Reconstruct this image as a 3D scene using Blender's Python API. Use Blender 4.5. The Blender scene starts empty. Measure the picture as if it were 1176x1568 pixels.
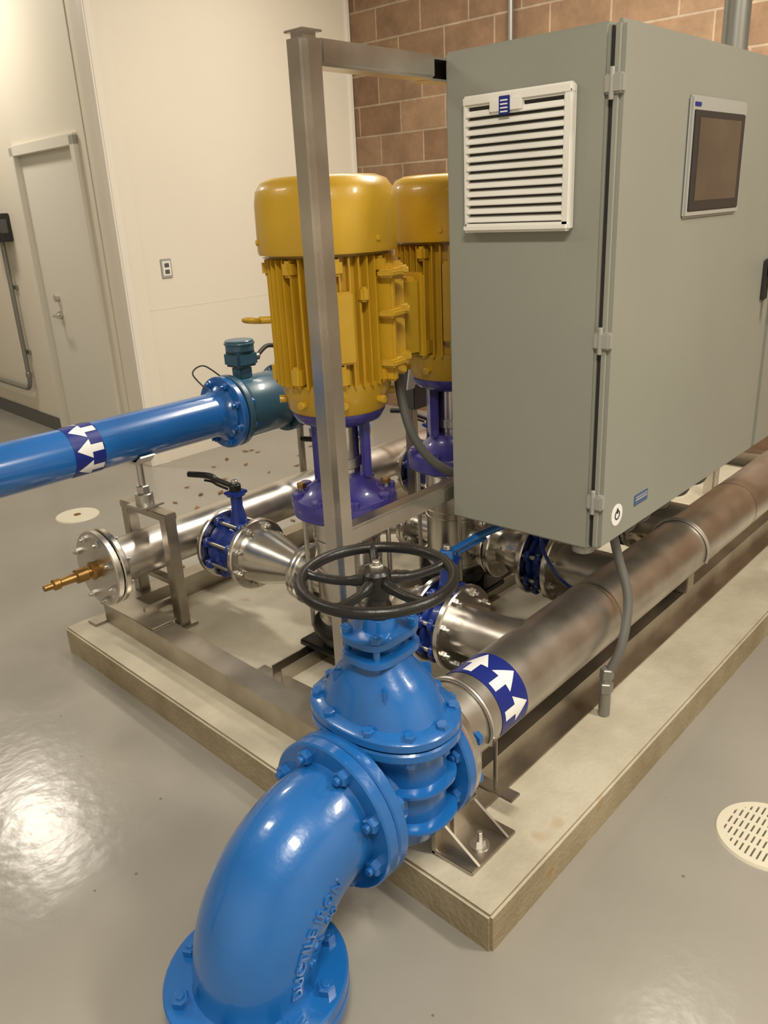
import bpy, bmesh, math, random
from mathutils import Vector, Matrix, Quaternion
random.seed(4)
V=Vector
pi=math.pi
# ------------------------------------------------------------------ materials
def newmat(name):
    m=bpy.data.materials.new(name); m.use_nodes=True
    nt=m.node_tree; b=nt.nodes['Principled BSDF']
    return m,nt,b
def pbr(name,col,rough=.5,metal=0,coat=0,noise=0.0,nscale=8,bump=0,bscale=60,col2=None,roughvar=0,detail=4):
    m,nt,b=newmat(name)
    b.inputs['Base Color'].default_value=(*col,1)
    b.inputs['Roughness'].default_value=rough
    b.inputs['Metallic'].default_value=metal
    if coat: 
        b.inputs['Coat Weight'].default_value=coat; b.inputs['Coat Roughness'].default_value=.08
    tc=nt.nodes.new('ShaderNodeTexCoord')
    if noise or col2 or roughvar:
        n=nt.nodes.new('ShaderNodeTexNoise'); n.inputs['Scale'].default_value=nscale; n.inputs['Detail'].default_value=detail
        nt.links.new(tc.outputs['Object'],n.inputs['Vector'])
        r=nt.nodes.new('ShaderNodeValToRGB')
        r.color_ramp.elements[0].position=.3; r.color_ramp.elements[1].position=.7
        c2=col2 if col2 else tuple(min(1,c*(1+noise)) for c in col)
        c1=col if col2 else tuple(c*(1-noise) for c in col)
        r.color_ramp.elements[0].color=(*c1,1); r.color_ramp.elements[1].color=(*c2,1)
        nt.links.new(n.outputs['Fac'],r.inputs['Fac'])
        nt.links.new(r.outputs['Color'],b.inputs['Base Color'])
        if roughvar:
            mr=nt.nodes.new('ShaderNodeMapRange'); mr.inputs['To Min'].default_value=rough-roughvar; mr.inputs['To Max'].default_value=rough+roughvar
            nt.links.new(n.outputs['Fac'],mr.inputs['Value']); nt.links.new(mr.outputs['Result'],b.inputs['Roughness'])
    if bump:
        n2=nt.nodes.new('ShaderNodeTexNoise'); n2.inputs['Scale'].default_value=bscale; n2.inputs['Detail'].default_value=3
        nt.links.new(tc.outputs['Object'],n2.inputs['Vector'])
        bp=nt.nodes.new('ShaderNodeBump'); bp.inputs['Strength'].default_value=bump; bp.inputs['Distance'].default_value=.004
        nt.links.new(n2.outputs['Fac'],bp.inputs['Height']); nt.links.new(bp.outputs['Normal'],b.inputs['Normal'])
    return m
M_blue=pbr('blue_paint',(.009,.12,.40),.28,0,.6,noise=.12,nscale=6,bump=.3,bscale=30)
M_bluepipe=pbr('blue_pipe_paint',(.009,.12,.41),.25,0,.6,noise=.08,nscale=5)
M_teal=pbr('meter_blue_paint',(.035,.105,.165),.35,0,.3,noise=.08)
M_navy=pbr('navy_paint',(.01,.035,.24),.35,0,.3,noise=.1)
M_navyfilm=pbr('navy_film',(.008,.02,.20),.35)
M_whitefilm=pbr('white_film',(.85,.85,.85),.4)
M_purple=pbr('purple_paint',(.045,.038,.25),.35,0,.4,noise=.15,nscale=14,bump=.2,bscale=50)
M_yellow=pbr('yellow_paint',(.56,.34,.02),.36,0,.3,noise=.08,nscale=7,bump=.12,bscale=80)
M_cab=pbr('cabinet_gray',(.275,.28,.242),.42,noise=.04,nscale=2,bump=.06,bscale=300)
M_cabdk=pbr('cabinet_gasket',(.02,.02,.02),.6)
M_white=pbr('white_plastic',(.78,.77,.72),.4)
M_black=pbr('black_cast',(.010,.0095,.009),.36,noise=.2,bump=.3,bscale=60)
M_rubber=pbr('black_rubber',(.025,.024,.022),.6)
M_steel=pbr('stainless',(.62,.59,.55),.36,1,noise=.13,nscale=9,roughvar=.09)
M_tube=pbr('stainless_tube',(.62,.59,.55),.26,1,noise=.16,nscale=5,roughvar=.09)
M_steel2=pbr('stainless_polished',(.70,.675,.63),.24,1,noise=.1,nscale=12,roughvar=.06)
M_frame=pbr('stainless_frame',(.47,.43,.37),.36,1,noise=.22,nscale=6,roughvar=.1)
M_zinc=pbr('zinc_bolt',(.62,.60,.56),.35,1)
M_brass=pbr('brass',(.38,.23,.08),.35,1,noise=.15,nscale=30)
M_orange=pbr('gasket_orange',(.55,.14,.04),.6)
M_screen=pbr('hmi_screen',(.095,.075,.055),.12,noise=.15,nscale=4)
M_hmi=pbr('hmi_bezel',(.36,.36,.34),.4)
M_hmidark=pbr('hmi_dark',(.03,.03,.03),.35)
M_hinge=pbr('hinge_gray',(.38,.38,.35),.4,.3)
M_conduit=pbr('gray_conduit',(.27,.27,.25),.4,.6)
M_flex=pbr('gray_flex',(.12,.12,.11),.5)
M_door=pbr('door_paint',(.74,.71,.63),.4)
M_wall=pbr('wall_paint',(.75,.70,.595),.55,noise=.02,nscale=1.2,bump=.1,bscale=150)
M_trim=pbr('trim_paint',(.76,.72,.64),.45)
M_ceil=pbr('ceiling_paint',(.7,.69,.66),.8)
M_base=pbr('baseboard_rubber',(.10,.10,.095),.5)
M_leaf=pbr('dry_leaf',(.22,.10,.03),.7,noise=.4,nscale=30)
M_gray=pbr('gray_box',(.10,.10,.10),.4)
def floor_mat():
    m,nt,b=newmat('epoxy_floor')
    tc=nt.nodes.new('ShaderNodeTexCoord')
    n=nt.nodes.new('ShaderNodeTexNoise'); n.inputs['Scale'].default_value=1.3; n.inputs['Detail'].default_value=6
    nt.links.new(tc.outputs['Object'],n.inputs['Vector'])
    r=nt.nodes.new('ShaderNodeValToRGB'); r.color_ramp.elements[0].position=.3; r.color_ramp.elements[1].position=.7
    r.color_ramp.elements[0].color=(.275,.258,.225,1); r.color_ramp.elements[1].color=(.33,.312,.275,1)
    nt.links.new(n.outputs['Fac'],r.inputs['Fac'])
    # tiny dark specks / scuffs
    n4=nt.nodes.new('ShaderNodeTexVoronoi'); n4.inputs['Scale'].default_value=9
    nt.links.new(tc.outputs['Object'],n4.inputs['Vector'])
    r4=nt.nodes.new('ShaderNodeValToRGB'); r4.color_ramp.elements[0].position=.03; r4.color_ramp.elements[1].position=.045
    r4.color_ramp.elements[0].color=(.55,.5,.45,1); r4.color_ramp.elements[1].color=(1,1,1,1)
    nt.links.new(n4.outputs['Distance'],r4.inputs['Fac'])
    mm=nt.nodes.new('ShaderNodeMixRGB'); mm.blend_type='MULTIPLY'; mm.inputs['Fac'].default_value=1
    nt.links.new(r.outputs['Color'],mm.inputs['Color1']); nt.links.new(r4.outputs['Color'],mm.inputs['Color2'])
    nt.links.new(mm.outputs['Color'],b.inputs['Base Color'])
    mr=nt.nodes.new('ShaderNodeMapRange'); mr.inputs['To Min'].default_value=.14; mr.inputs['To Max'].default_value=.26
    nt.links.new(n.outputs['Fac'],mr.inputs['Value']); nt.links.new(mr.outputs['Result'],b.inputs['Roughness'])
    n2=nt.nodes.new('ShaderNodeTexNoise'); n2.inputs['Scale'].default_value=22; n2.inputs['Detail'].default_value=3
    nt.links.new(tc.outputs['Object'],n2.inputs['Vector'])
    bp=nt.nodes.new('ShaderNodeBump'); bp.inputs['Strength'].default_value=.35; bp.inputs['Distance'].default_value=.003
    nt.links.new(n2.outputs['Fac'],bp.inputs['Height']); nt.links.new(bp.outputs['Normal'],b.inputs['Normal'])
    return m
M_floor=floor_mat()
def concrete_mat(name,c1,c2,bump=.4):
    m,nt,b=newmat(name)
    tc=nt.nodes.new('ShaderNodeTexCoord')
    n=nt.nodes.new('ShaderNodeTexNoise'); n.inputs['Scale'].default_value=3.2; n.inputs['Detail'].default_value=9; n.inputs['Roughness'].default_value=.62
    nt.links.new(tc.outputs['Object'],n.inputs['Vector'])
    r=nt.nodes.new('ShaderNodeValToRGB'); r.color_ramp.elements[0].position=.33; r.color_ramp.elements[1].position=.62
    r.color_ramp.elements[0].color=(*c1,1); r.color_ramp.elements[1].color=(*c2,1)
    nt.links.new(n.outputs['Fac'],r.inputs['Fac'])
    n3=nt.nodes.new('ShaderNodeTexNoise'); n3.inputs['Scale'].default_value=6.5; n3.inputs['Detail'].default_value=2
    nt.links.new(tc.outputs['Object'],n3.inputs['Vector'])
    r3=nt.nodes.new('ShaderNodeValToRGB'); r3.color_ramp.elements[0].position=.69; r3.color_ramp.elements[1].position=.78
    r3.color_ramp.elements[0].color=(0,0,0,1); r3.color_ramp.elements[1].color=(.7,.7,.7,1)
    nt.links.new(n3.outputs['Fac'],r3.inputs['Fac'])
    mx=nt.nodes.new('ShaderNodeMixRGB'); mx.inputs['Color2'].default_value=(.34,.20,.06,1)
    nt.links.new(r3.outputs['Color'],mx.inputs['Fac']); nt.links.new(r.outputs['Color'],mx.inputs['Color1'])
    nt.links.new(mx.outputs['Color'],b.inputs['Base Color'])
    b.inputs['Roughness'].default_value=.75
    n2=nt.nodes.new('ShaderNodeTexNoise'); n2.inputs['Scale'].default_value=70; n2.inputs['Detail'].default_value=5
    nt.links.new(tc.outputs['Object'],n2.inputs['Vector'])
    bp=nt.nodes.new('ShaderNodeBump'); bp.inputs['Strength'].default_value=bump; bp.inputs['Distance'].default_value=.004
    nt.links.new(n2.outputs['Fac'],bp.inputs['Height']); nt.links.new(bp.outputs['Normal'],b.inputs['Normal'])
    return m
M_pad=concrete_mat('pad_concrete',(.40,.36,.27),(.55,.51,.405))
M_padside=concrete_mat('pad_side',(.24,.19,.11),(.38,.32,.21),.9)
def block_mat():
    m,nt,b=newmat('brown_block')
    tc=nt.nodes.new('ShaderNodeTexCoord')
    sp=nt.nodes.new('ShaderNodeSeparateXYZ'); cb=nt.nodes.new('ShaderNodeCombineXYZ')
    nt.links.new(tc.outputs['Object'],sp.inputs[0])
    nt.links.new(sp.outputs['Y'],cb.inputs['X']); nt.links.new(sp.outputs['Z'],cb.inputs['Y'])
    br=nt.nodes.new('ShaderNodeTexBrick')
    br.inputs['Scale'].default_value=1; br.inputs['Brick Width'].default_value=.406; br.inputs['Row Height'].default_value=.205
    br.inputs['Mortar Size'].default_value=.007; br.inputs['Mortar Smooth'].default_value=.15
    br.inputs['Color1'].default_value=(.18,.105,.058,1); br.inputs['Color2'].default_value=(.27,.17,.10,1)
    br.inputs['Mortar'].default_value=(.34,.26,.18,1)
    nt.links.new(cb.outputs[0],br.inputs['Vector'])
    n=nt.nodes.new('ShaderNodeTexNoise'); n.inputs['Scale'].default_value=5; n.inputs['Detail'].default_value=10; n.inputs['Roughness'].default_value=.75
    nt.links.new(tc.outputs['Object'],n.inputs['Vector'])
    mx=nt.nodes.new('ShaderNodeMixRGB'); mx.blend_type='OVERLAY'; mx.inputs['Fac'].default_value=.75
    nt.links.new(br.outputs['Color'],mx.inputs['Color1']); nt.links.new(n.outputs['Fac'],mx.inputs['Color2'])
    nt.links.new(mx.outputs['Color'],b.inputs['Base Color']); b.inputs['Roughness'].default_value=.8
    bp=nt.nodes.new('ShaderNodeBump'); bp.inputs['Strength'].default_value=.6; bp.inputs['Distance'].default_value=.008; bp.invert=True
    nt.links.new(br.outputs['Fac'],bp.inputs['Height']); nt.links.new(bp.outputs['Normal'],b.inputs['Normal'])
    return m
M_block=block_mat()
# ------------------------------------------------------------------ builder
def frame(ax):
    z=V(ax).normalized()
    ref=V((0,0,1)) if abs(z.z)<.9 else V((1,0,0))
    x=(ref-z*ref.dot(z)).normalized(); y=z.cross(x)
    return Matrix((x,y,z)).transposed()
class B:
    def __init__(s,name): s.name=name; s.bm=bmesh.new(); s.mats=[]
    def mi(s,m):
        if m not in s.mats: s.mats.append(m)
        return s.mats.index(m)
    def add(s,vs,fs,mat):
        i=s.mi(mat); bv=[s.bm.verts.new(v) for v in vs]
        for f in fs:
            if len(set(f))<3: continue
            try:
                fc=s.bm.faces.new([bv[k] for k in f]); fc.material_index=i; fc.smooth=True
            except ValueError: pass
        return s
    def addbm(s,b2,mat,M=None):
        b2.verts.ensure_lookup_table(); b2.verts.index_update()
        vs=[(M@v.co if M else v.co.copy()) for v in b2.verts]
        fs=[[v.index for v in f.verts] for f in b2.faces]
        b2.free(); return s.add(vs,fs,mat)
    def box(s,c,sz,mat,bev=.003,R=None):
        b2=bmesh.new(); bmesh.ops.create_cube(b2,size=1)
        for v in b2.verts: v.co=V((v.co.x*sz[0],v.co.y*sz[1],v.co.z*sz[2]))
        bev=min(bev,min(sz)*.45)
        if bev>0: bmesh.ops.bevel(b2,geom=b2.edges[:],offset=bev,segments=2 if bev<.01 else 4,affect='EDGES')
        M=Matrix.Translation(c)
        if R is not None: M=M@R.to_4x4()
        return s.addbm(b2,mat,M)
    def bb(s,x0,x1,y0,y1,z0,z1,mat,bev=.003):
        return s.box(((x0+x1)/2,(y0+y1)/2,(z0+z1)/2),(abs(x1-x0),abs(y1-y0),abs(z1-z0)),mat,bev)
    def rev(s,prof,o,ax,mat,seg=36,sx=1,sy=1):
        F=frame(ax); o=V(o); vs=[];rings=[]
        for h,r in prof:
            if r<1e-6: rings.append([len(vs)]); vs.append(o+F@V((0,0,h)))
            else:
                rings.append(list(range(len(vs),len(vs)+seg)))
                for k in range(seg):
                    a=2*pi*k/seg; vs.append(o+F@V((r*sx*math.cos(a),r*sy*math.sin(a),h)))
        fs=[]
        for A,C in zip(rings,rings[1:]):
            for k in range(seg):
                k2=(k+1)%seg
                if len(A)==1 and len(C)==1: continue
                if len(A)==1: fs.append((A[0],C[k],C[k2]))
                elif len(C)==1: fs.append((A[k],A[k2],C[0]))
                else: fs.append((A[k],A[k2],C[k2],C[k]))
        return s.add(vs,fs,mat)
    def cyl(s,p0,p1,r,mat,seg=28,bev=None):
        p0=V(p0);p1=V(p1);L=(p1-p0).length
        b=min(r*.15,L*.2,.003) if bev is None else bev
        return s.rev([(0,0),(0,r-b),(b,r),(L-b,r),(L,r-b),(L,0)],p0,p1-p0,mat,seg)
    def sweep(s,pts,r,mat,seg=12,caps=True):
        pts=[V(p) for p in pts]; n=len(pts)
        rr=r if isinstance(r,(list,tuple)) else [r]*n
        tan=[]
        for i in range(n):
            t=(pts[min(i+1,n-1)]-pts[max(i-1,0)]).normalized(); tan.append(t)
        F=frame(tan[0]); x=F.col[0].copy(); vs=[]
        for i in range(n):
            x=(x-tan[i]*x.dot(tan[i])).normalized(); y=tan[i].cross(x)
            for k in range(seg):
                a=2*pi*k/seg; vs.append(pts[i]+(x*math.cos(a)+y*math.sin(a))*rr[i])
        fs=[]
        for i in range(n-1):
            for k in range(seg):
                k2=(k+1)%seg; fs.append((i*seg+k,i*seg+k2,(i+1)*seg+k2,(i+1)*seg+k))
        if caps:
            fs.append(tuple(range(seg))); fs.append(tuple((n-1)*seg+k for k in range(seg)))
        return s.add(vs,fs,mat)
    def torus(s,c,ax,R,r,mat,seg=64,seg2=12):
        F=frame(ax); c=V(c); vs=[];fs=[]
        for i in range(seg):
            a=2*pi*i/seg
            for k in range(seg2):
                b=2*pi*k/seg2
                vs.append(c+F@V(((R+r*math.cos(b))*math.cos(a),(R+r*math.cos(b))*math.sin(a),r*math.sin(b))))
        for i in range(seg):
            for k in range(seg2):
                fs.append((i*seg2+k,((i+1)%seg)*seg2+k,((i+1)%seg)*seg2+(k+1)%seg2,i*seg2+(k+1)%seg2))
        return s.add(vs,fs,mat)
    def loft(s,secs,c,mat,seg=40,e=1.0):
        c=V(c); vs=[];fs=[]
        def pw(v): return math.copysign(abs(v)**e,v)
        for z,rx,ry in secs:
            for k in range(seg):
                a=2*pi*k/seg; vs.append(c+V((rx*pw(math.cos(a)),ry*pw(math.sin(a)),z)))
        for i in range(len(secs)-1):
            for k in range(seg):
                k2=(k+1)%seg; fs.append((i*seg+k,i*seg+k2,(i+1)*seg+k2,(i+1)*seg+k))
        fs.append(tuple(range(seg))); fs.append(tuple((len(secs)-1)*seg+k for k in range(seg)))
        return s.add(vs,fs,mat)
    def prism(s,poly,o,ux,uy,un,depth,mat):
        o=V(o);ux=V(ux);uy=V(uy);un=V(un).normalized(); n=len(poly)
        vs=[o+ux*a+uy*b for a,b in poly]+[o+ux*a+uy*b+un*depth for a,b in poly]
        fs=[tuple(range(n)),tuple(range(n,2*n))]+[(k,(k+1)%n,n+(k+1)%n,n+k) for k in range(n)]
        return s.add(vs,fs,mat)
    def hexb(s,p,ax,r,h,mat):
        ax=V(ax).normalized()
        s.rev([(0,0),(0,r),(h*.8,r),(h,r*.8),(h,0)],p,ax,mat,6)
    def bolts(s,c,ax,R,n,t,mat,r=.014,ph=.5,h=.014,stud=.012):
        F=frame(ax); ax=V(ax).normalized(); c=V(c)
        for k in range(n):
            a=2*pi*(k+ph)/n; p=c+F@V((R*math.cos(a),R*math.sin(a),0))
            s.hexb(p+ax*t/2,ax,r,h,mat); s.hexb(p-ax*t/2,-ax,r,h,mat)
            s.cyl(p-ax*(t/2+h+stud),p+ax*(t/2+h+stud*.5),r*.5,mat,10)
    def flange(s,c,ax,R,t,mat,rin=0,hub=None):
        prof=[(-t/2,rin),(-t/2,R-.004),(-t/2+.004,R),(t/2-.004,R),(t/2,R-.004),(t/2,rin)]
        s.rev(prof,c,ax,mat,56)
    def done(s,parent=None,ang=.65):
        bmesh.ops.recalc_face_normals(s.bm,faces=s.bm.faces[:])
        for e in s.bm.edges:
            if len(e.link_faces)==2 and e.calc_face_angle(0)>ang: e.smooth=False
        me=bpy.data.meshes.new(s.name); s.bm.to_mesh(me); s.bm.free()
        for m in s.mats: me.materials.append(m)
        ob=bpy.data.objects.new(s.name,me); bpy.context.scene.collection.objects.link(ob)
        if parent: ob.parent=parent
        return ob
def crom(pts,n=8):
    pts=[V(p) for p in pts]; P=[pts[0]]+pts+[pts[-1]]; out=[]
    for i in range(1,len(P)-2):
        a,b,c,d=P[i-1],P[i],P[i+1],P[i+2]
        for k in range(n):
            t=k/n; out.append(.5*((2*b)+(c-a)*t+(2*a-5*b+4*c-d)*t*t+(-a+3*b-3*c+d)*t**3))
    out.append(pts[-1]); return out
def text_mesh(body,size,ext):
    cu=bpy.data.curves.new('lettering','FONT'); cu.body=body; cu.size=size; cu.extrude=ext; cu.resolution_u=3; cu.align_x='CENTER'; cu.align_y='CENTER'; cu.space_character=1.08; cu.offset=size*.018
    ob=bpy.data.objects.new('lettering',cu); bpy.context.scene.collection.objects.link(ob)
    dg=bpy.context.evaluated_depsgraph_get(); me=bpy.data.meshes.new_from_object(ob.evaluated_get(dg))
    vs=[v.co.copy() for v in me.vertices]; fs=[list(p.vertices) for p in me.polygons]
    bpy.data.objects.remove(ob); bpy.data.meshes.remove(me); bpy.data.curves.remove(cu)
    return vs,fs
def cyl_sticker(b,o,R,u0,u1,a0,a1,mat,n=24):
    vs=[];fs=[]
    for i in range(n+1):
        a=a0+(a1-a0)*i/n
        for u in (u0,u1): vs.append(V(o)+V((u,-R*math.sin(a),R*math.cos(a))))
    for i in range(n): fs.append((2*i,2*i+1,2*i+3,2*i+2))
    b.add(vs,fs,mat)
def cyl_arrow(b,o,R,u0,u1,ac,aw,mat,sgn=1,n=24):
    L=u1-u0; hl=L*.55; vs=[];fs=[]
    def seg(a0,a1,stem):
        st=len(vs)
        for i in range(n+1):
            a=a0+(a1-a0)*i/n; f=abs(a-ac)/aw
            tip=L-hl*f; base=0 if stem else L-hl
            for u in (base,tip):
                uu=u0+u if sgn>0 else u1-u
                vs.append(V(o)+V((uu,-R*math.sin(a),R*math.cos(a))))
        for i in range(n): fs.append((st+2*i,st+2*i+1,st+2*i+3,st+2*i+2))
    seg(ac-aw,ac-aw*.38,False); seg(ac-aw*.38,ac+aw*.38,True); seg(ac+aw*.38,ac+aw,False)
    b.add(vs,fs,mat)
# ------------------------------------------------------------------ room
CE=3.5
b=B('floor'); b.bb(-4.2,4.2,-4.2,8.2,-.1,0,M_floor,0); b.done()
b=B('ceiling'); b.bb(-4.2,4.2,-4.2,8.2,CE,CE+.1,M_ceil,0); b.done()
b=B('wall_back'); b.bb(1.70,4.0,3.92,4.06,0,CE,M_wall,0)
b.bb(3.805,3.835,3.905,3.925,0,CE,M_trim,.002)
b.bb(1.72,3.81,3.9185,3.925,1.0,1.004,M_trim,.001)
b.done()
b=B('wall_block'); b.bb(3.84,4.0,-4.1,3.915,0,CE,M_block,0); b.done()
b=B('wall_right'); b.bb(-4.1,4.0,-4.1,-4.0,0,CE,M_wall,0); b.done()
b=B('wall_near'); b.bb(-4.1,-4.0,-4.1,8,0,CE,M_wall,0); b.done()
b=B('wall_far'); b.bb(-4.1,3,7.9,8.0,0,CE,M_wall,0); b.done()
d=V((.085,1,0)).normalized(); nrm=V((-d.y,d.x,0)); O=V((1.70,3.92,0))
Rw=Matrix((d,nrm,V((0,0,1)))).transposed()
Rw=Rw.to_3x3()
def W(s_,o_,z_): return O+d*s_+nrm*o_+V((0,0,z_))
def wbox(b,s0,s1,o0,o1,z0,z1,mat,bev=.002):
    b.box(W((s0+s1)/2,(o0+o1)/2,(z0+z1)/2),(s1-s0,abs(o1-o0),z1-z0),mat,bev,Rw)
for nm,s0,s1,z0 in (('wall_entry',0,.33,0),('wall_left',1.40,4.05,0),('wall_header',.33,1.40,2.07)):
    b=B(nm); wbox(b,s0,s1,-.14,0,z0,CE,M_wall,0); b.done()
b=B('trim_corner'); wbox(b,-.012,.05,0,.012,0,CE,M_trim); b.bb(1.70,1.745,3.908,3.92,0,CE,M_trim,.002); b.done()
b=B('trim_panel'); wbox(b,.22,.225,0,.006,0,CE,M_trim); b.done()
b=B('baseboard_left'); wbox(b,1.42,4.0,.0,.012,0,.11,M_base); b.done()
b=B('door_1')
wbox(b,.40,1.33,-.06,-.015,.01,2.0,M_door,.003)
for s0,s1 in ((.332,.40),(1.33,1.398)): wbox(b,s0,s1,-.10,.03,0,2.06,M_door,.004)
wbox(b,.332,1.398,-.10,.03,2.0,2.068,M_door,.004)
HS=1.10
b.cyl(W(HS,-.015,.93),W(HS,.01,.93),.028,M_zinc); b.cyl(W(HS,.0,.93),W(HS,.05,.93),.010,M_zinc)
b.sweep([W(HS,.045,.93),W(HS-.05,.05,.93),W(HS-.11,.048,.925)],.009,M_zinc)
b.cyl(W(HS,-.015,1.05),W(HS,.015,1.05),.026,M_zinc)
for z in (.25,1.05,1.8): wbox(b,.385,.415,-.02,-.008,z-.05,z+.05,M_trim)
b.done()
b=B('wall_outlet')
b.bb(1.972,2.052,3.912,3.92,1.19,1.31,M_hmi,.003)
b.bb(1.982,2.042,3.909,3.914,1.205,1.295,M_white,.002)
for z in (1.23,1.27): b.bb(1.995,2.029,3.906,3.911,z-.013,z+.013,M_gray,.004)
ob=b.done()
b=B('disconnect_switch_box')
wbox(b,1.70,1.98,0,.10,1.44,1.64,M_rubber,.006); wbox(b,1.74,1.94,.10,.115,1.47,1.61,M_hmidark,.004)
wbox(b,1.69,1.71,.03,.09,1.50,1.60,M_gray,.004); b.done()
b=B('wall_conduit')
b.sweep([W(1.84,.04,1.44),W(1.84,.04,.40)]+[W(1.84+.1*(1-math.cos(t)),.04,.40-.1*math.sin(t)) for t in [i*pi/16 for i in range(1,9)]]+[W(3.6,.04,.30)],.018,M_conduit,12)
for z in (1.1,.6): wbox(b,1.80,1.88,0,.02,z-.015,z+.015,M_conduit)
b.cyl(W(1.84,.04,.44),W(1.84,.04,.40),.024,M_conduit); b.done()
b=B('wall_conduit'); 
b.sweep([(3.80,2.49,CE),(3.80,2.49,1.2)],.018,M_conduit,12); b.bb(3.77,3.84,2.43,2.55,1.1,1.22,M_conduit); b.bb(3.79,3.84,2.44,2.54,2.35,2.38,M_conduit); b.done()
# floor drain and cleanout
b=B('floor_drain'); c=V((.74,-.345,0))
b.rev([(0,0),(0,.125),(.004,.122),(.004,.108),(.002,.106),(.002,0)],c,(0,0,1),M_zinc,48)
dr=pbr('drain_cream',(.66,.62,.50),.5); dk=pbr('drain_slot',(.10,.09,.07),.6)
b.rev([(.001,0),(.001,.104)],c+V((0,0,.0025)),(0,0,1),dk,48)
for i in range(-7,8):
    y=i*.0145; hw=math.sqrt(max(0,.108**2-y*y))
    if hw>.01: b.bb(c.x-hw,c.x+hw,c.y+y-.0050,c.y+y+.0050,.002,.0065,dr,.001)
for x in (-.06,-.02,.02,.06): 
    hw=math.sqrt(.108**2-x*x); b.bb(c.x+x-.006,c.x+x+.006,c.y-hw,c.y+hw,.002,.0062,dr,.001)
b.rev([(.0,.104),(.007,.104),(.007,.122),(.0,.126)],c,(0,0,1),dr,48); b.done()
b=B('floor_cleanout_cover'); b.rev([(0,0),(0,.12),(.006,.115),(.006,0)],(.90,3.46,0),(0,0,1),dr,40)
b.cyl((.90,3.46,.005),(.90,3.46,.009),.02,M_brass); b.done()
b=B('leaf_litter')
for i in range(60):
    x=random.uniform(1.2,3.0); y=random.uniform(2.4,3.8); 
    if i<26: x=random.uniform(.8,2.0); y=random.uniform(2.15,2.95)
    r=random.uniform(.016,.038); a=random.uniform(0,2*pi); ux=V((math.cos(a),math.sin(a),random.uniform(-.1,.1))); uy=V((-math.sin(a),math.cos(a),0))
    vs=[V((x,y,.005))+ux*r+V((0,0,.005)),V((x,y,.004))+uy*r*.5,V((x,y,.005))-ux*r,V((x,y,.004))-uy*r*.5]
    b.add(vs,[(0,1,2,3)],M_leaf)
b.done()
# ------------------------------------------------------------------ pad
b=B('concrete_pad')
b2=bmesh.new(); bmesh.ops.create_cube(b2,size=1)
for v in b2.verts:
    y=(v.co.y+.5)*2.05
    v.co=V(((v.co.x+.5)*3.7,y,(v.co.z+.5)*.103))
    if v.co.x<.1: v.co.x+=.095*y/2.05
bmesh.ops.bevel(b2,geom=[e for e in b2.edges if not (e.verts[0].co.z<.01 and e.verts[1].co.z<.01)],offset=.007,segments=2,affect='EDGES')
b.addbm(b2,M_pad)
for f in b.bm.faces: f.normal_update()
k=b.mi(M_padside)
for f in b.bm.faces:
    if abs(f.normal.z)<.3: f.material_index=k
pad=b.done()
PZ=.103
# ------------------------------------------------------------------ skid frame
def chan(b,p0,p1,w,h,mat,t=.008,open_='u'):
    p0=V(p0);p1=V(p1); dx=(p1-p0); L=dx.length; dx.normalize(); sd=dx.cross(V((0,0,1)))
    if open_=='r':
        poly=[(-w/2,0),(w/2,0),(w/2,t),(-w/2+t,t),(-w/2+t,h-t),(w/2,h-t),(w/2,h),(-w/2,h)]
    elif open_=='l':
        poly=[(w/2,0),(-w/2,0),(-w/2,t),(w/2-t,t),(w/2-t,h-t),(-w/2,h-t),(-w/2,h),(w/2,h)]
    else:
        poly=[(-w/2,0),(w/2,0),(w/2,h),(w/2-t,h),(w/2-t,t),(-w/2+t,t),(-w/2+t,h),(-w/2,h)]
    b.prism(poly,p0,sd,V((0,0,1)),dx,L,mat)
b=B('steel_skid_frame')
chan(b,(.18,.20,PZ),(.265,1.955,PZ),.09,.085,M_frame,.007,'r')
chan(b,(.235,.285,PZ),(3.45,.285,PZ),.085,.085,M_frame,.007,'l')
b.bb(.24,3.45,.205,.245,PZ,PZ+.008,M_frame,.002)
chan(b,(.30,1.92,PZ),(3.45,1.92,PZ),.075,.085,M_frame,.007,'l')
chan(b,(3.45,.20,PZ),(3.45,1.95,PZ),.09,.09,M_frame,.007,'l')
for y in (.90,1.10): chan(b,(.35,y,PZ),(3.4,y,PZ),.05,.05,M_frame,.005,'u')
b.bb(.24,.38,.80,1.20,PZ,PZ+.012,M_frame,.002)
gx=-.02; gy=.015
b.bb(.09+gx,.27+gx,.085+gy,.21+gy,PZ,PZ+.010,M_frame,.002)
b.prism([(0,0),(.12,0),(0,.075)],(.115+gx,.205+gy,PZ+.01),(0,-1,0),(0,0,1),(1,0,0),.007,M_frame)
b.prism([(0,0),(.12,0),(0,.075)],(.235+gx,.205+gy,PZ+.01),(0,-1,0),(0,0,1),(1,0,0),.007,M_frame)
b.bb(.09+gx,.27+gx,.195+gy,.207+gy,PZ,PZ+.085,M_frame,.002)
q=V((.175+gx,.125+gy,PZ))
b.hexb(q+V((0,0,.012)),(0,0,1),.014,.014,M_zinc); b.cyl(q,q+V((0,0,.05)),.007,M_zinc,10); b.rev([(0,0),(0,.024),(.003,.024),(.003,0)],q+V((0,0,.01)),(0,0,1),M_zinc,24)
b.bb(.17,.34,1.95,2.01,PZ,PZ+.01,M_frame,.002); b.bb(.205,.31,1.60,1.955,PZ+.086,PZ+.092,M_frame,.002)
b.done()
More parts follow.
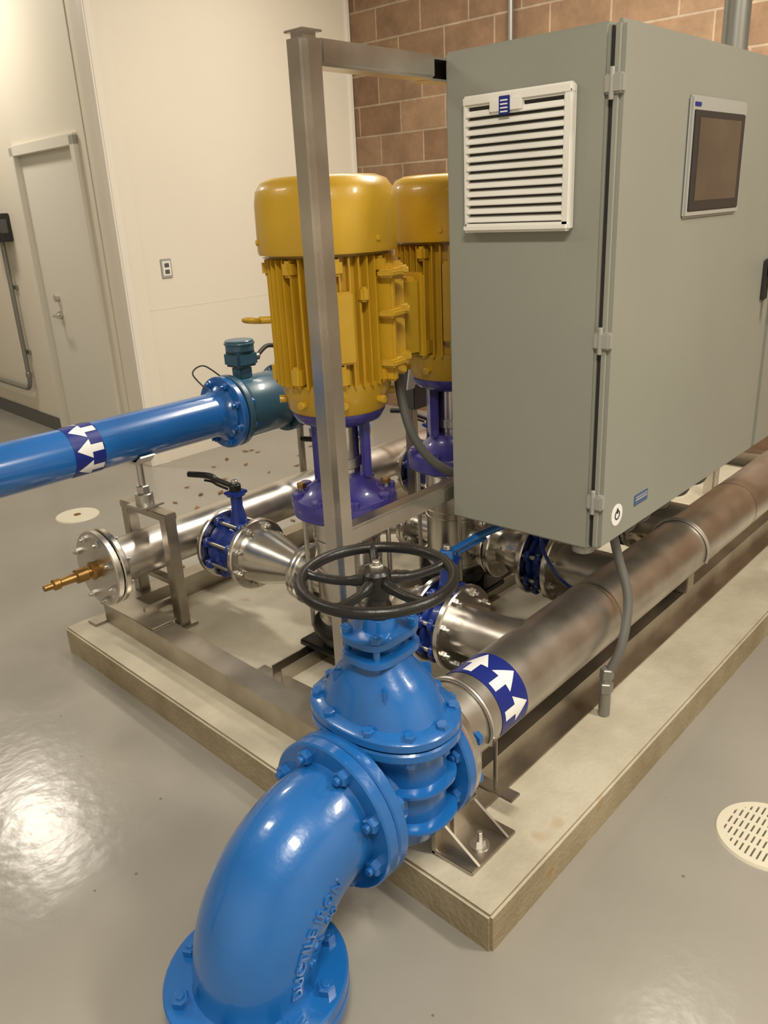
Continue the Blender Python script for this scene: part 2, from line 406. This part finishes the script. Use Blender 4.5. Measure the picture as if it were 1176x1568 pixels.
# cabinet support structure
b=B('cabinet_support_stand')
def post(x,y,z0,z1,w=.062): b.box((x,y,(z0+z1)/2),(w,w,z1-z0),M_tube,.013)
PY=.60
post(.20,PY,PZ+.085,1.905); b.bb(.171,.229,PY-.029,PY+.029,1.904,1.909,M_tube,.002)
b.bb(.14,.26,PY-.06,PY+.06,PZ+.085,PZ+.095,M_frame,.002)
b.bb(.23,.61,PY-.02,PY+.04,1.845,1.897,M_tube,.006)
chan(b,(.60,PY+.030,1.845),(2.85,PY+.030,1.845),.05,.052,M_tube,.005,'r')
b.bb(.23,2.85,PY+.025,PY+.075,.735,.785,M_tube,.006)
post(2.86,PY+.045,PZ,1.905)
b.done()
# ------------------------------------------------------------------ cabinet
CX0,CX1,CY0,CY1,CZ0,CZ1=.685,2.20,.170,.612,.693,1.911
b=B('control_cabinet')
b.bb(CX0,CX1,CY0,CY1,CZ0,CZ1,M_cab,.006)
b.bb(CX0+.010,CX1-.01,CY0-.010,CY0+.01,CZ0+.010,CZ1-.008,M_cabdk,.002)
b.bb(CX0+.001,1.80,CY0-.034,CY0-.004,CZ0+.004,CZ1+.002,M_cab,.010)
b.bb(1.812,CX1,CY0-.034,CY0-.004,CZ0+.004,CZ1+.002,M_cab,.010)
for z in (1.79,1.24,.83):
    b.bb(CX0-.008,CX0+.016,CY0-.038,CY0+.006,z-.020,z+.020,M_hinge,.004)
    b.cyl((CX0-.004,CY0-.012,z-.032),(CX0-.004,CY0-.012,z+.032),.006,M_hinge,12)
# vent grille
vy0,vy1,vz0,vz1=.240,.540,1.493,1.803; xf=CX0
b.bb(xf-.010,xf,vy0+.001,vy1-.001,vz0+.001,vz1-.001,M_white,.004)
b.bb(xf-.0125,xf-.009,vy0+.018,vy1-.010,vz0+.016,vz1-.020,M_hmidark,.001)
n=13
for i in range(n):
    z=vz0+.030+i*(vz1-vz0-.070)/(n-1)
    R=Matrix.Rotation(math.radians(-48),3,'Y')
    b.box((xf-.019,(vy0+vy1)/2+.004,z),(.019,vy1-vy0-.026,.0035),M_white,.001,R)
for y0,y1 in ((vy0,vy0+.022),(vy1-.012,vy1)): b.bb(xf-.026,xf-.008,y0,y1,vz0+.01,vz1-.01,M_white,.004)
b.bb(xf-.0275,xf-.007,vy0-.001,vy1+.001,vz1-.024,vz1+.001,M_white,.005); b.bb(xf-.032,xf-.006,vy0-.001,vy1+.001,vz0-.001,vz0+.020,M_white,.006)
b.bb(xf-.031,xf-.01,.370,.460,vz1-.045,vz1-.012,M_white,.004)
b.bb(xf-.033,xf-.030,.400,.430,vz1-.050,vz1-.010,M_navyfilm,.001)
for k in range(4): b.bb(xf-.034,xf-.032,.405,.425,vz1-.045+k*.008,vz1-.042+k*.008,M_whitefilm,0)
# HMI
yf=CY0-.034
hx=-.022
b.bb(1.06+hx,1.43+hx,yf-.010,yf+.002,1.500,1.785,M_hmi,.008)
b.bb(1.075+hx,1.415+hx,yf-.013,yf-.008,1.515,1.752,M_hmidark,.003)
b.bb(1.105+hx,1.385+hx,yf-.0145,yf-.012,1.540,1.735,M_screen,.001)
b.bb(1.075+hx,1.11+hx,yf-.012,yf-.009,1.760,1.769,M_navyfilm,0)
# handle + labels
b.bb(1.705,1.745,yf-.012,yf,1.22,1.35,M_rubber,.006); b.bb(1.712,1.738,yf-.05,yf-.01,1.29,1.345,M_black,.008)
b.bb(1.714,1.736,yf-.055,yf-.038,1.20,1.345,M_black,.008)
b.rev([(0,0),(0,.030),(.002,.030),(.002,0)],(.775,yf+.0005,.772),(0,-1,0),M_whitefilm,32)
b.torus((.775,yf-.0018,.772),(0,1,0),.012,.0018,M_cabdk,20,6)
b.bb(.772,.778,yf-.003,yf-.0005,.776,.79,M_cabdk,0)
lab=pbr('label_blue',(.05,.10,.22),.4)
b.bb(.875,.955,yf-.002,yf+.001,.765,.795,lab,0); b.bb(.88,.95,yf-.003,yf-.001,.778,.782,M_hmi,0); b.bb(.88,.95,yf-.003,yf-.001,.786,.789,M_hmi,0)
for x in (.80,.96,1.1,1.2,1.35,1.5,1.65,1.8): b.cyl((x,.24,CZ0-.035),(x,.24,CZ0+.005),.022,M_conduit,16); 
for x in (1.1,1.2,1.35,1.5,1.65): b.sweep(crom([(x,.24,CZ0-.03),(x+.02,.26,CZ0-.1),(x+.05,.4,CZ0-.14),(x+.06,.6,CZ0-.18)]),.012,M_flex,10)
b.cyl((.72,.20,CZ0-.02),(.72,.20,CZ0+.003),.03,M_conduit,20)
b.done()
b=B('vertical_conduit'); b.cyl((1.94,.38,CZ1+.001),(1.94,.38,CE),.042,M_conduit,28); b.cyl((1.94,.38,CZ1+.001),(1.94,.38,CZ1+.05),.055,M_conduit,28)
b.done()
b=B('flexible_conduit')
b.sweep(crom([(.96,.24,.657),(.965,.215,.56),(.94,.165,.45),(.875,.145,.33),(.835,.165,.24)]),.014,M_flex,14)
b.cyl((.832,.168,PZ),(.832,.168,PZ+.14),.017,M_conduit,18); b.cyl((.832,.168,PZ+.08),(.832,.168,PZ+.115),.023,M_conduit,6); b.cyl((.833,.167,PZ+.125),(.835,.166,PZ+.16),.021,M_conduit,6)
b.done()
# ------------------------------------------------------------------ manifolds
SY,SZ,SR=.286,.352,.102
DY,DZ,DR=1.82,.39,.084
PX=(.62,1.20,1.78); NY=1.0; NZ=.37
GX=0.0; H=.155; H2=.118
b=B('suction_manifold_pipe')
b.cyl((.17,SY,SZ),(3.3,SY,SZ),SR,M_steel,56)
b.rev([(0,0),(.0,SR),(.03,SR*.95),(.06,SR*.6),(.07,0)],(3.3,SY,SZ),(1,0,0),M_steel,40)
b.flange((GX+H2+.020,SY,SZ),(1,0,0),.160,.022,M_steel2)
b.rev([(.0,.12),(.01,.124),(.045,.110),(.05,.1)],(GX+H2+.031,SY,SZ),(1,0,0),M_steel2,48)
for x in PX:
    b.cyl((x,SY,NZ),(x,.53,NZ),.076,M_steel,36); b.flange((x,.535,NZ),(0,1,0),.135,.022,M_steel2)
for x in (.95,2.1,2.8): b.rev([(0,SR),(0,SR+.001),(.008,SR+.001),(.008,SR)],(x,SY,SZ),(1,0,0),M_frame,48)
cyl_sticker(b,(0,SY,SZ),SR+.0012,.315,.43,-1.5,2.0,M_navyfilm,40)
for ac in (-.95,-.15,.65,1.45): cyl_arrow(b,(0,SY,SZ),SR+.0022,.327,.423,ac,.34,M_whitefilm,1)
b.done()
for x in (.265,1.6,2.9):
    b=B('pipe_saddle_support')
    b.bb(x-.03,x+.03,SY-.055,SY+.055,PZ+.086,SZ-SR+.012,M_frame,.003)
    pts=[V((x,SY+(SR+.006)*math.sin(t),SZ+(SR+.006)*math.cos(t))) for t in [-1.9+i*3.8/24 for i in range(25)]]
    b.sweep(pts,.006,M_zinc,8)
    if x<1:
        b.bb(.245,.285,.11,.30,PZ+.087,PZ+.095,M_frame,.002)
        b.bb(.26,.268,.165,.175,PZ+.09,.34,M_frame,.002)
    b.done()
b=B('discharge_manifold_pipe')
b.cyl((.17,DY,DZ),(3.3,DY,DZ),DR,M_steel,48)
b.flange((.195,DY,DZ),(1,0,0),.142,.024,M_steel2); b.flange((.165,DY,DZ),(1,0,0),.142,.026,M_steel)
b.bolts((.18,DY,DZ),(1,0,0),.116,8,.055,M_zinc,.013)
b.rev([(0,0),(.0,.03),(.02,.035),(.03,.02),(.035,.02),(.04,.026),(.08,.026),(.085,.017),(.14,.015),(.145,.020),(.165,.020),(.17,.012),(.20,.011),(.20,0)],(.152,DY,DZ),(-1,0,0),M_brass,24)
for x in PX:
    b.cyl((x,DY,NZ),(x,1.69,NZ),.066,M_steel,36); b.flange((x,1.672,NZ),(0,1,0),.135,.022,M_steel2)
b.cyl((1.42,DY,DZ),(1.42,DY,.60),DR,M_steel,40); b.flange((1.42,DY,.60),(0,0,1),.142,.024,M_steel2)
b.done()
# ------------------------------------------------------------------ branches
def lever(b,base,d_,L,mat,zt=.03):
    d_=V(d_).normalized(); base=V(base)
    b.cyl(base,base+V((0,0,.03)),.022,mat,18)
    b.cyl(base+V((0,0,.03)),base+V((0,0,.045)),.012,M_zinc,10)
    pts=crom([base+V((0,0,.018)),base+d_*L*.35+V((0,0,.022+zt*.5)),base+d_*L*.55+V((0,0,.022+zt)),base+d_*L+V((0,0,.022+zt))])
    b.sweep(pts,[.010]*(len(pts)//2)+[.012]*(len(pts)-len(pts)//2),mat,12)
    pts=[p-V((0,0,.020)) for p in pts[4:-6]]; b.sweep(pts,.005,mat,8)
def bfly(x,y0,y1,mat,lmat,ldir,lL,R=.105,stem=.235,zt=.03):
    b=B('butterfly_valve'); yc=(y0+y1)/2; t=(y1-y0)
    b.rev([(0,.05),(0,R-.006),(.006,R),(t*.3,R),(t*.35,R-.012),(t*.65,R-.012),(t*.7,R),(t-.006,R),(t,R-.006),(t,.05)],(x,y0,NZ),(0,1,0),mat,40)
    for k in range(8):
        a=2*pi*(k+.5)/8; px=x+.113*math.cos(a); pz=NZ+.113*math.sin(a)
        b.cyl((px,y0+.004,pz),(px,y0+.022,pz),.02,mat,14); b.cyl((px,y1-.022,pz),(px,y1-.004,pz),.02,mat,14)
        b.cyl((px,y0-.05,pz),(px,y1+.05,pz),.0075,M_zinc,10)
        for yy,sg in ((y0-.024,-1),(y1+.024,1)): b.hexb((px,yy,pz),(0,sg,0),.0135,.014,M_zinc)
    b.rev([(0,.035),(stem-.13,.022),(stem-.09,.022),(stem-.085,.035),(stem-.075,.035),(stem-.075,0)],(x,yc,NZ+.095),(0,0,1),mat,20)
    b.box((x,yc,NZ+.095+stem-.075),(.075,.055,.012),mat,.004)
    b.rev([(0,.03),(-.03,.02),(-.03,0)],(x,yc,NZ-.1),(0,0,1),mat,16)
    lever(b,(x,yc,NZ+.095+stem-.072),ldir,lL,lmat,zt)
    return b.done()
for i,x in enumerate(PX):
    bfly(x,1.50,1.655,M_navy,M_black,(-.35,1,0),.20,stem=.205)
    b=B('pipe_reducer')
    b.flange((x,1.487,NZ),(0,1,0),.135,.022,M_steel2)
    b.rev([(0,.055),(.03,.055),(.20,.098),(.26,.103),(.262,.09)],(x,1.215,NZ),(0,1,0),M_steel2,44)
    b.flange((x,1.205,NZ),(0,1,0),.105,.02,M_steel2)
    b.done()
    bfly(x,.552,.622,M_navy,M_blue,(1,-.12,0),.26,stem=.19,zt=.01)
    b=B('pipe_reducer')
    b.flange((x,.636,NZ),(0,1,0),.135,.022,M_steel2)
    b.rev([(0,.09),(.0,.098),(.04,.095),(.12,.062),(.13,.06)],(x,.645,NZ),(0,1,0),M_steel2,40)
    b.flange((x,.785,NZ),(0,1,0),.115,.022,M_steel2)
    b.done()
b=B('signal_cable'); 
b.sweep(crom([(1.22,.59,.60),(1.05,.53,.52),(1.0,.45,.44),(1.06,.40,.36),(1.2,.42,.33),(1.3,.46,.38),(1.27,.5,.47)]),.006,M_navy,8); b.done()
# ------------------------------------------------------------------ pumps
def pump(x):
    b=B('booster_pump'); c=V((x,NY,0))
    b.box((x,NY,PZ+.062),(.24,.30,.024),M_black,.006)
    b.rev([(.17,0),(.17,.10),(.20,.12),(.225,.135),(.245,.138),(.255,.135),(.255,0)],c,(0,0,1),M_black,40)
    for sg in (-1,1):
        b.cyl((x,NY+sg*.05,NZ),(x,NY+sg*.175,NZ),.058,M_steel2,30); b.flange((x,NY+sg*.183,NZ),(0,1,0),.108,.02,M_steel2)
        b.bolts((x,NY+sg*.194,NZ),(0,1,0),.088,8,.045,M_zinc,.011,.5,.011,.006)
        b.box((x,NY+sg*.115,.195),(.03,.05,.10),M_black,.006)
    b.rev([(.25,.10),(.255,.108),(.675,.108),(.68,.1)],c,(0,0,1),M_steel2,40)
    for zz in (.27,.30,.455,.48,.56,.62): b.rev([(zz,.108),(zz+.002,.112),(zz+.010,.112),(zz+.012,.108)],c,(0,0,1),M_steel2,40)
    for k in range(4):
        a=pi/4+k*pi/2; p=c+V((.135*math.cos(a),.135*math.sin(a),0))
        b.cyl(p+V((0,0,.235)),p+V((0,0,.74)),.008,M_zinc,10); b.hexb(p+V((0,0,.735)),(0,0,1),.016,.016,M_brass)
    b.rev([(.655,0),(.655,.14),(.665,.166),(.70,.170),(.712,.163),(.722,.135),(.735,.115),(.76,.085),(.78,.08),(.78,0)],c,(0,0,1),M_purple,48)
    for k in range(8):
        a=k*pi/4+.2; p=c+V((.150*math.cos(a),.150*math.sin(a),.70)); b.cyl(p,p+V((0,0,.028)),.019,M_purple,14)
    b.torus(c+V((0,0,.662)),(0,0,1),.158,.010,M_purple,48,10)
    for k in range(2):
        a=k*pi-.75; R=Matrix.Rotation(a,3,'Z')
        p=c+V((.075*math.cos(a),.075*math.sin(a),.865)); b.box(p,(.03,.10,.20),M_purple,.008,R)
    b.cyl(c+V((0,0,.77)),c+V((0,0,.95)),.056,M_steel2,28); b.cyl(c+V((0,0,.80)),c+V((0,0,.835)),.060,M_zinc,28)
    b.rev([(.945,0),(.945,.095),(.96,.130),(.985,.145),(.992,.145),(.992,0)],c,(0,0,1),M_purple,48)
    # motor
    b.rev([(.990,0),(.990,.142),(1.0,.152),(1.04,.158),(1.055,.166),(1.085,.168),(1.09,.154),(1.44,.154),(1.45,.154)],c,(0,0,1),M_yellow,56)
    nf=40
    for k in range(nf):
        a=2*pi*k/nf; R=Matrix.Rotation(a,3,'Z')
        b.box(c+V((.166*math.cos(a),.166*math.sin(a),1.26)),(.034,.0048,.36),M_yellow,.0015,R)
    b.rev([(1.450,.17),(1.450,.199),(1.460,.202),(1.585,.200),(1.618,.194),(1.640,.178),(1.651,.15),(1.653,.12),(1.646,.11),(1.646,0)],c,(0,0,1),M_yellow,64)
    b.rev([(1.442,.19),(1.442,.172),(1.455,.172)],c,(0,0,1),M_yellow,48)
    for k in range(6):
        a=k*pi/3+.5; p=c+V((.198*math.cos(a),.198*math.sin(a),1.485)); b.hexb(p,V((math.cos(a),math.sin(a),0)),.008,.009,M_yellow)
    for k in range(8):
        a=k*pi/4+.12; R=Matrix.Rotation(a,3,'Z'); e=V((math.cos(a),math.sin(a),0))
        b.box(c+e*.174+V((0,0,1.415)),(.040,.032,.045),M_yellow,.008,R)
        b.box(c+e*.172+V((0,0,1.115)),(.040,.036,.06),M_yellow,.008,R)
        b.cyl(c+e*.155+V((0,0,1.03)),c+e*.178+V((0,0,1.03)),.012,M_yellow,12)
    for a,z,h in ((-2.5,1.26,.26),(-2.15,1.25,.2)):
        R=Matrix.Rotation(a,3,'Z'); e=V((math.cos(a),math.sin(a),0)); b.box(c+e*.172+V((0,0,z)),(.03,.05,h),M_yellow,.006,R)
    for da in (-.42,.10):
        a=-.95+da; R=Matrix.Rotation(a,3,'Z'); e=V((math.cos(a),math.sin(a),0)); 
        b.box(c+e*.190+V((0,0,1.25)),(.05,.022,.33),M_yellow,.006,R)
        for z in (1.39,1.28,1.14): b.box(c+e*.206+V((0,0,z)),(.05,.075,.022),M_yellow,.006,R)
    a=-.2; R=Matrix.Rotation(a,3,'Z'); e=V((math.cos(a),math.sin(a),0))
    b.box(c+e*.215+V((0,0,1.24)),(.12,.16,.24),M_yellow,.012,R); b.box(c+e*.28+V((0,0,1.24)),(.02,.18,.26),M_yellow,.008,R)
    for a,z in ((-1.85,1.34),):
        R=Matrix.Rotation(a,3,'Z'); e=V((math.cos(a),math.sin(a),0)); b.box(c+e*.187+V((0,0,z)),(.03,.025,.04),M_yellow,.006,R)
    e=V((-.70,.71,0)); p=c+e*.240+V((0,0,1.265)); b.torus(p,(.25,.1,1),.024,.007,M_yellow,32,10); b.cyl(c+e*.16+V((0,0,1.265)),c+e*.22+V((0,0,1.265)),.011,M_yellow,14)
    return b.done()
for x in PX: pump(x)
for x in PX[:2]:
    b=B('motor_conduit')
    b.sweep(crom([(x+.17,.90,1.10),(x+.16,.88,1.0),(x+.165,.84,.88),(x+.22,.79,.78),(x+.34,.74,.72),(x+.5,.70,.76)]),.015,M_flex,12)
    b.done()
# ------------------------------------------------------------------ outlet line + meter
BZ=.832; BR=.085
b=B('blue_outlet_pipe')
b.sweep([(-2.1,DY,0)]+[(-2.1,DY,BZ-.2)]+[(-2.1+.2*(1-math.cos(t)),DY,BZ-.2+.2*math.sin(t)) for t in [i*pi/16 for i in range(1,9)]]+[(.785,DY,BZ)],BR,M_bluepipe,48)
b.flange((-2.1,DY,.015),(0,0,1),.142,.03,M_bluepipe)
b.rev([(0,.085),(.03,.09),(.05,.108),(.06,.108)],(.72,DY,BZ),(1,0,0),M_bluepipe,44)
b.flange((.79,DY,BZ),(1,0,0),.142,.026,M_bluepipe)
cyl_sticker(b,(0,DY,BZ),BR+.0012,.11,.22,-1.2,2.9,M_navyfilm,40)
for ac in (-.35,.50,1.35,2.2): cyl_arrow(b,(0,DY,BZ),BR+.0022,.12,.215,ac,.38,M_whitefilm,-1)
b.done()
b=B('flow_meter')
b.rev([(0,.06),(0,.125),(.006,.125),(.006,.06)],(.804,DY,BZ),(1,0,0),M_orange,44)
b.flange((.824,DY,BZ),(1,0,0),.142,.026,M_teal)
b.rev([(0,.09),(.012,.10),(.02,.118),(.03,.122),(.22,.122),(.23,.118),(.24,.10),(.25,.09)],(.835,DY,BZ),(1,0,0),M_teal,48)
b.flange((1.096,DY,BZ),(1,0,0),.142,.026,M_teal); b.flange((1.126,DY,BZ),(1,0,0),.142,.026,M_black)
b.bolts((.808,DY,BZ),(1,0,0),.119,8,.062,M_bluepipe,.014)
b.bolts((1.111,DY,BZ),(1,0,0),.119,8,.06,M_teal,.014)
mx_=.90
b.box((mx_,DY,BZ+.14),(.06,.06,.05),M_teal,.006)
b.cyl((mx_,DY,BZ+.14),(mx_,DY,BZ+.175),.032,M_teal,20); b.box((mx_,DY,BZ+.195),(.10,.10,.06),M_teal,.01)
b.cyl((mx_,DY,BZ+.225),(mx_,DY,BZ+.268),.056,M_teal,32); b.torus((mx_,DY,BZ+.255),(0,0,1),.056,.005,M_teal,32,8)
b.cyl((mx_+.05,DY,BZ+.19),(mx_+.09,DY,BZ+.19),.014,M_conduit,14)
b.sweep(crom([(mx_+.08,DY,BZ+.19),(1.06,DY+.02,BZ+.22),(1.13,DY+.02,BZ+.19),(1.12,DY,BZ+.10)]),.009,M_rubber,10)
b.sweep(crom([(.79,DY,BZ+.145),(.74,DY+.03,BZ+.19),(.68,DY+.02,BZ+.17),(.70,DY-.03,BZ+.11)]),.003,M_rubber,8)
b.sweep([(1.14,DY,BZ)]+[(1.22+.2*math.sin(t),DY,BZ-.2+.2*math.cos(t)) for t in [i*pi/16 for i in range(0,9)]],BR,M_bluepipe,40)
b.flange((1.42,DY,.626),(0,0,1),.142,.026,M_bluepipe)
b.done()
b=B('pipe_support_stand')
bx=.385; zt_=.545
for y in (1.685,1.94):
    b.box((bx,y,(PZ+zt_)/2),(.045,.045,zt_-PZ),M_frame,.004); b.box((bx,y,PZ+.006),(.09,.075,.012),M_frame,.002)
    b.hexb((bx-.032,y-.02,PZ+.012),(0,0,1),.010,.01,M_zinc)
b.box((bx,1.8125,zt_+.005),(.05,.305,.03),M_frame,.004)
b.bb(bx-.05,bx+.05,1.77,1.87,zt_+.02,zt_+.028,M_zinc,.002)
b.cyl((bx,DY,zt_+.02),(bx,DY,zt_+.07),.034,M_steel,20); b.cyl((bx,DY,zt_+.07),(bx,DY,zt_+.10),.026,M_steel,6); b.cyl((bx,DY,zt_+.10),(bx,DY,.745),.013,M_zinc,14)
b.prism([(-.07,.03),(-.065,.035),(-.03,.008),(.03,.008),(.065,.035),(.07,.03),(.035,0),(-.035,0)],(bx-.03,DY,BZ-BR-.012),(0,1,0),(0,0,1),(1,0,0),.06,M_steel2)
b.cyl((bx,DY,.74),(bx,DY,BZ-BR-.006),.018,M_steel,14)
b.box((bx,1.81,.285),(.03,.25,.025),M_frame,.003); b.box((bx-.06,1.74,.20),(.12,.02,.02),M_frame,.003)
b.done()
b=B('meter_support_post'); b.cyl((1.32,1.98,PZ),(1.32,1.98,.70),.016,M_frame,14) ; b.box((1.32,1.92,.71),(.04,.16,.02),M_frame,.003); b.done()
# ------------------------------------------------------------------ gate valve
c=V((GX,SY,SZ)); FR=.171
b=B('gate_valve')
b.flange((GX-(H-.015),SY,SZ),(1,0,0),FR,.03,M_blue); b.flange((GX+(H2-.015),SY,SZ),(1,0,0),FR-.003,.03,M_blue)
b.rev([(-H+.02,.112),(-H+.05,.108),(-.05,.12),(0,.125),(.05,.12),(H2-.04,.108),(H2-.02,.112)],c,(1,0,0),M_blue,44)
b.loft([(-.155,.05,.05),(-.145,.07,.09),(-.11,.082,.13),(-.04,.09,.148),(.05,.092,.15),(.10,.095,.15),(.13,.105,.155),(.145,.12,.172)],c,M_blue,44,.85)
for z in (-.06,.035): b.loft([(z,.10,.155),(z+.005,.112,.172),(z+.012,.112,.172),(z+.017,.10,.155)],c,M_blue,44,.85)
b.loft([(.14,.13,.178),(.144,.134,.182),(.160,.134,.182),(.164,.130,.178)],c,M_blue,48,.9)
b.loft([(.167,.130,.178),(.171,.134,.182),(.187,.134,.182),(.191,.130,.178),(.198,.108,.150),(.215,.103,.142),(.25,.092,.124),(.28,.078,.098),(.30,.064,.074),(.325,.055,.058)],c,M_blue,48,.9)
for a in [2*pi*(k+.5)/10 for k in range(10)]:
    p=c+V((.118*math.copysign(abs(math.cos(a))**.9,math.cos(a)),.165*math.copysign(abs(math.sin(a))**.9,math.sin(a)),.191)); b.hexb(p,(0,0,1),.014,.014,M_blue); b.hexb(p-V((0,0,.051)),(0,0,-1),.014,.013,M_blue)
for a in (0,pi/2,pi,3*pi/2):
    R=Matrix.Rotation(a+pi/4,3,'Z'); e=V((math.cos(a+pi/4),math.sin(a+pi/4),0)); b.box(c+e*.080+V((0,0,.245)),(.055,.012,.075),M_blue,.004,R)
b.loft([(.318,.078,.062),(.320,.082,.066),(.334,.082,.066),(.336,.078,.062)],c,M_blue,32,.6); b.cyl(c+V((0,0,.335)),c+V((0,0,.362)),.046,M_blue,28)
b.loft([(.360,.076,.060),(.362,.080,.064),(.376,.080,.064),(.378,.076,.060)],c,M_blue,32,.6)
for sx,sy in ((-1,-1),(-1,1),(1,-1),(1,1)):
    p=c+V((sx*.058,sy*.042,0))
    b.cyl(p+V((0,0,.31)),p+V((0,0,.395)),.008,M_blue,12)
    b.hexb(p+V((0,0,.378)),(0,0,1),.014,.014,M_blue)
b.rev([(.376,.040),(.40,.036),(.405,.036),(.405,0)],c,(0,0,1),M_blue,28)
b.rev([(.40,.030),(.43,.028),(.435,.024),(.46,.022)],c,(0,0,1),M_black,28)
w=c+V((0,0,.492)); RW=.160
b.torus(w,(0,0,1),RW,.0125,M_black,80,14)
b.rev([(-.045,0),(-.045,.024),(-.01,.030),(.012,.030),(.018,.024),(.018,0)],w,(0,0,1),M_black,28)
b.hexb(w+V((0,0,.018)),(0,0,1),.015,.012,M_zinc); b.cyl(w+V((0,0,.03)),w+V((0,0,.038)),.008,M_zinc,12)
for k in range(5):
    a=2*pi*k/5+.80; e=V((math.cos(a),math.sin(a),0))
    pts=[w+e*r_+V((0,0,z_)) for r_,z_ in ((.02,-.005),(.06,-.012),(.10,-.012),(.14,-.006),(.156,0))]
    b.sweep(crom(pts,4),[.0125]*4+[.010]*9+[.011]*4,M_black,12)
b.bolts((GX-H-.0,SY,SZ),(1,0,0),.142,8,.062,M_blue,.018,.5,.018,.010)
b.bolts((GX+H2+.008,SY,SZ),(1,0,0),.140,8,.068,M_blue,.017,.5,.017,.006)
b.rev([(0,.1),(0,.158),(.006,.158),(.006,.1)],(GX+H2+.001,SY,SZ),(1,0,0),M_orange,44)
b.done()
# elbow
EX=GX-H; ER=.235; ZX=EX-.03-ER
b=B('pipe_elbow')
b.flange((EX-.0165,SY,SZ),(1,0,0),FR,.031,M_blue)
pts=[V((EX-.02,SY,SZ)),V((EX-.03,SY,SZ))]+[V((ZX+ER-ER*math.sin(t),SY,SZ-ER+ER*math.cos(t))) for t in [i*pi/2/20 for i in range(0,21)]]+[V((ZX,SY,SZ-ER-.01))]
rr=[.137,.130]+[.125+.004*math.sin(pi*i/20) for i in range(21)]+[.137]
rr[-2]=.130
b.sweep(pts,rr,M_blue,52)
zf=SZ-ER
b.flange((ZX,SY,zf-.012),(0,0,1),.188,.031,M_blue); b.flange((ZX,SY,zf-.045),(0,0,1),.188,.031,M_blue)
b.bolts((ZX,SY,zf-.029),(0,0,1),.155,8,.064,M_blue,.019,.5,.018,.008)
b.cyl((ZX,SY,0),(ZX,SY,zf-.05),.115,M_blue,44)
# cast raised lettering following the bend on the side face
for body,phi0,size in (('DUCTILE IRON',-.02,.034),('8 IN  90',.32,.034)):
    vs,fs=text_mesh(body,size,.003)
    out=[]
    for v in vs:
        phi=phi0-v.y/.128
        rloc=ER-.128*math.sin(phi0)
        t=.95-v.x/rloc
        Rt=.125+.004*math.sin(2*t)+v.z+.0006
        P=V((ZX+ER-ER*math.sin(t),SY,SZ-ER+ER*math.cos(t))); e=V((-math.sin(t),0,math.cos(t)))
        out.append(P+V((0,-1,0))*Rt*math.cos(phi)-e*Rt*math.sin(phi))
    b.add(out,fs,M_blue)
b.done()
b=B('document_holder'); b.bb(1.46,1.50,1.42,1.46,PZ,.78,M_frame,.003); b.box((1.47,1.40,.86),(.14,.10,.18),M_gray,.006); b.box((1.42,1.345,.92),(.12,.008,.12),M_whitefilm,.001,Matrix.Rotation(.2,3,'X')); b.done()
# ------------------------------------------------------------------ lights
def lamp(x,y,sx,sy,p,rot=0):
    ld=bpy.data.lights.new('tube_light','AREA'); ld.shape='RECTANGLE'; ld.size=sx; ld.size_y=sy; ld.energy=p; ld.color=(1,.92,.79)
    lo=bpy.data.objects.new('tube_light',ld); lo.location=(x,y,CE-.09); bpy.context.scene.collection.objects.link(lo)
    bb=B('ceiling_light_fixture'); bb.bb(x-sx/2-.03,x+sx/2+.03,y-sy/2-.03,y+sy/2+.03,CE-.08,CE,M_white,.01); bb.done()
lamp(2.45,.95,.3,1.1,100); lamp(1.0,5.5,.3,.9,42); lamp(-1.3,-1.2,.3,1.1,105); lamp(-1.3,2.6,.3,1.1,30); lamp(1.2,-2.0,.3,1.1,100); lamp(2.6,2.6,.3,1.1,22)
w_=bpy.data.worlds.new('w'); bpy.context.scene.world=w_; w_.use_nodes=True
w_.node_tree.nodes['Background'].inputs[0].default_value=(1,.92,.8,1); w_.node_tree.nodes['Background'].inputs[1].default_value=.3
# ------------------------------------------------------------------ camera
right=V((.6655,-.7449,-.0471)); up=V((.2932,.2022,.9347)); fwd=V((.6864,.6358,-.3523)).normalized()
right=(right-fwd*right.dot(fwd)).normalized(); up=right.cross(fwd)
Mx=Matrix((right,up,-fwd)).transposed().to_4x4(); Mx.translation=V((-1.118,-.779,1.57))
cd=bpy.data.cameras.new('camera'); cd.sensor_fit='VERTICAL'; cd.sensor_height=36; cd.lens=1250/1568*36; cd.clip_start=.05
co=bpy.data.objects.new('camera',cd); bpy.context.scene.collection.objects.link(co); co.matrix_world=Mx
bpy.context.scene.camera=co
bpy.context.scene.view_settings.view_transform='Standard'
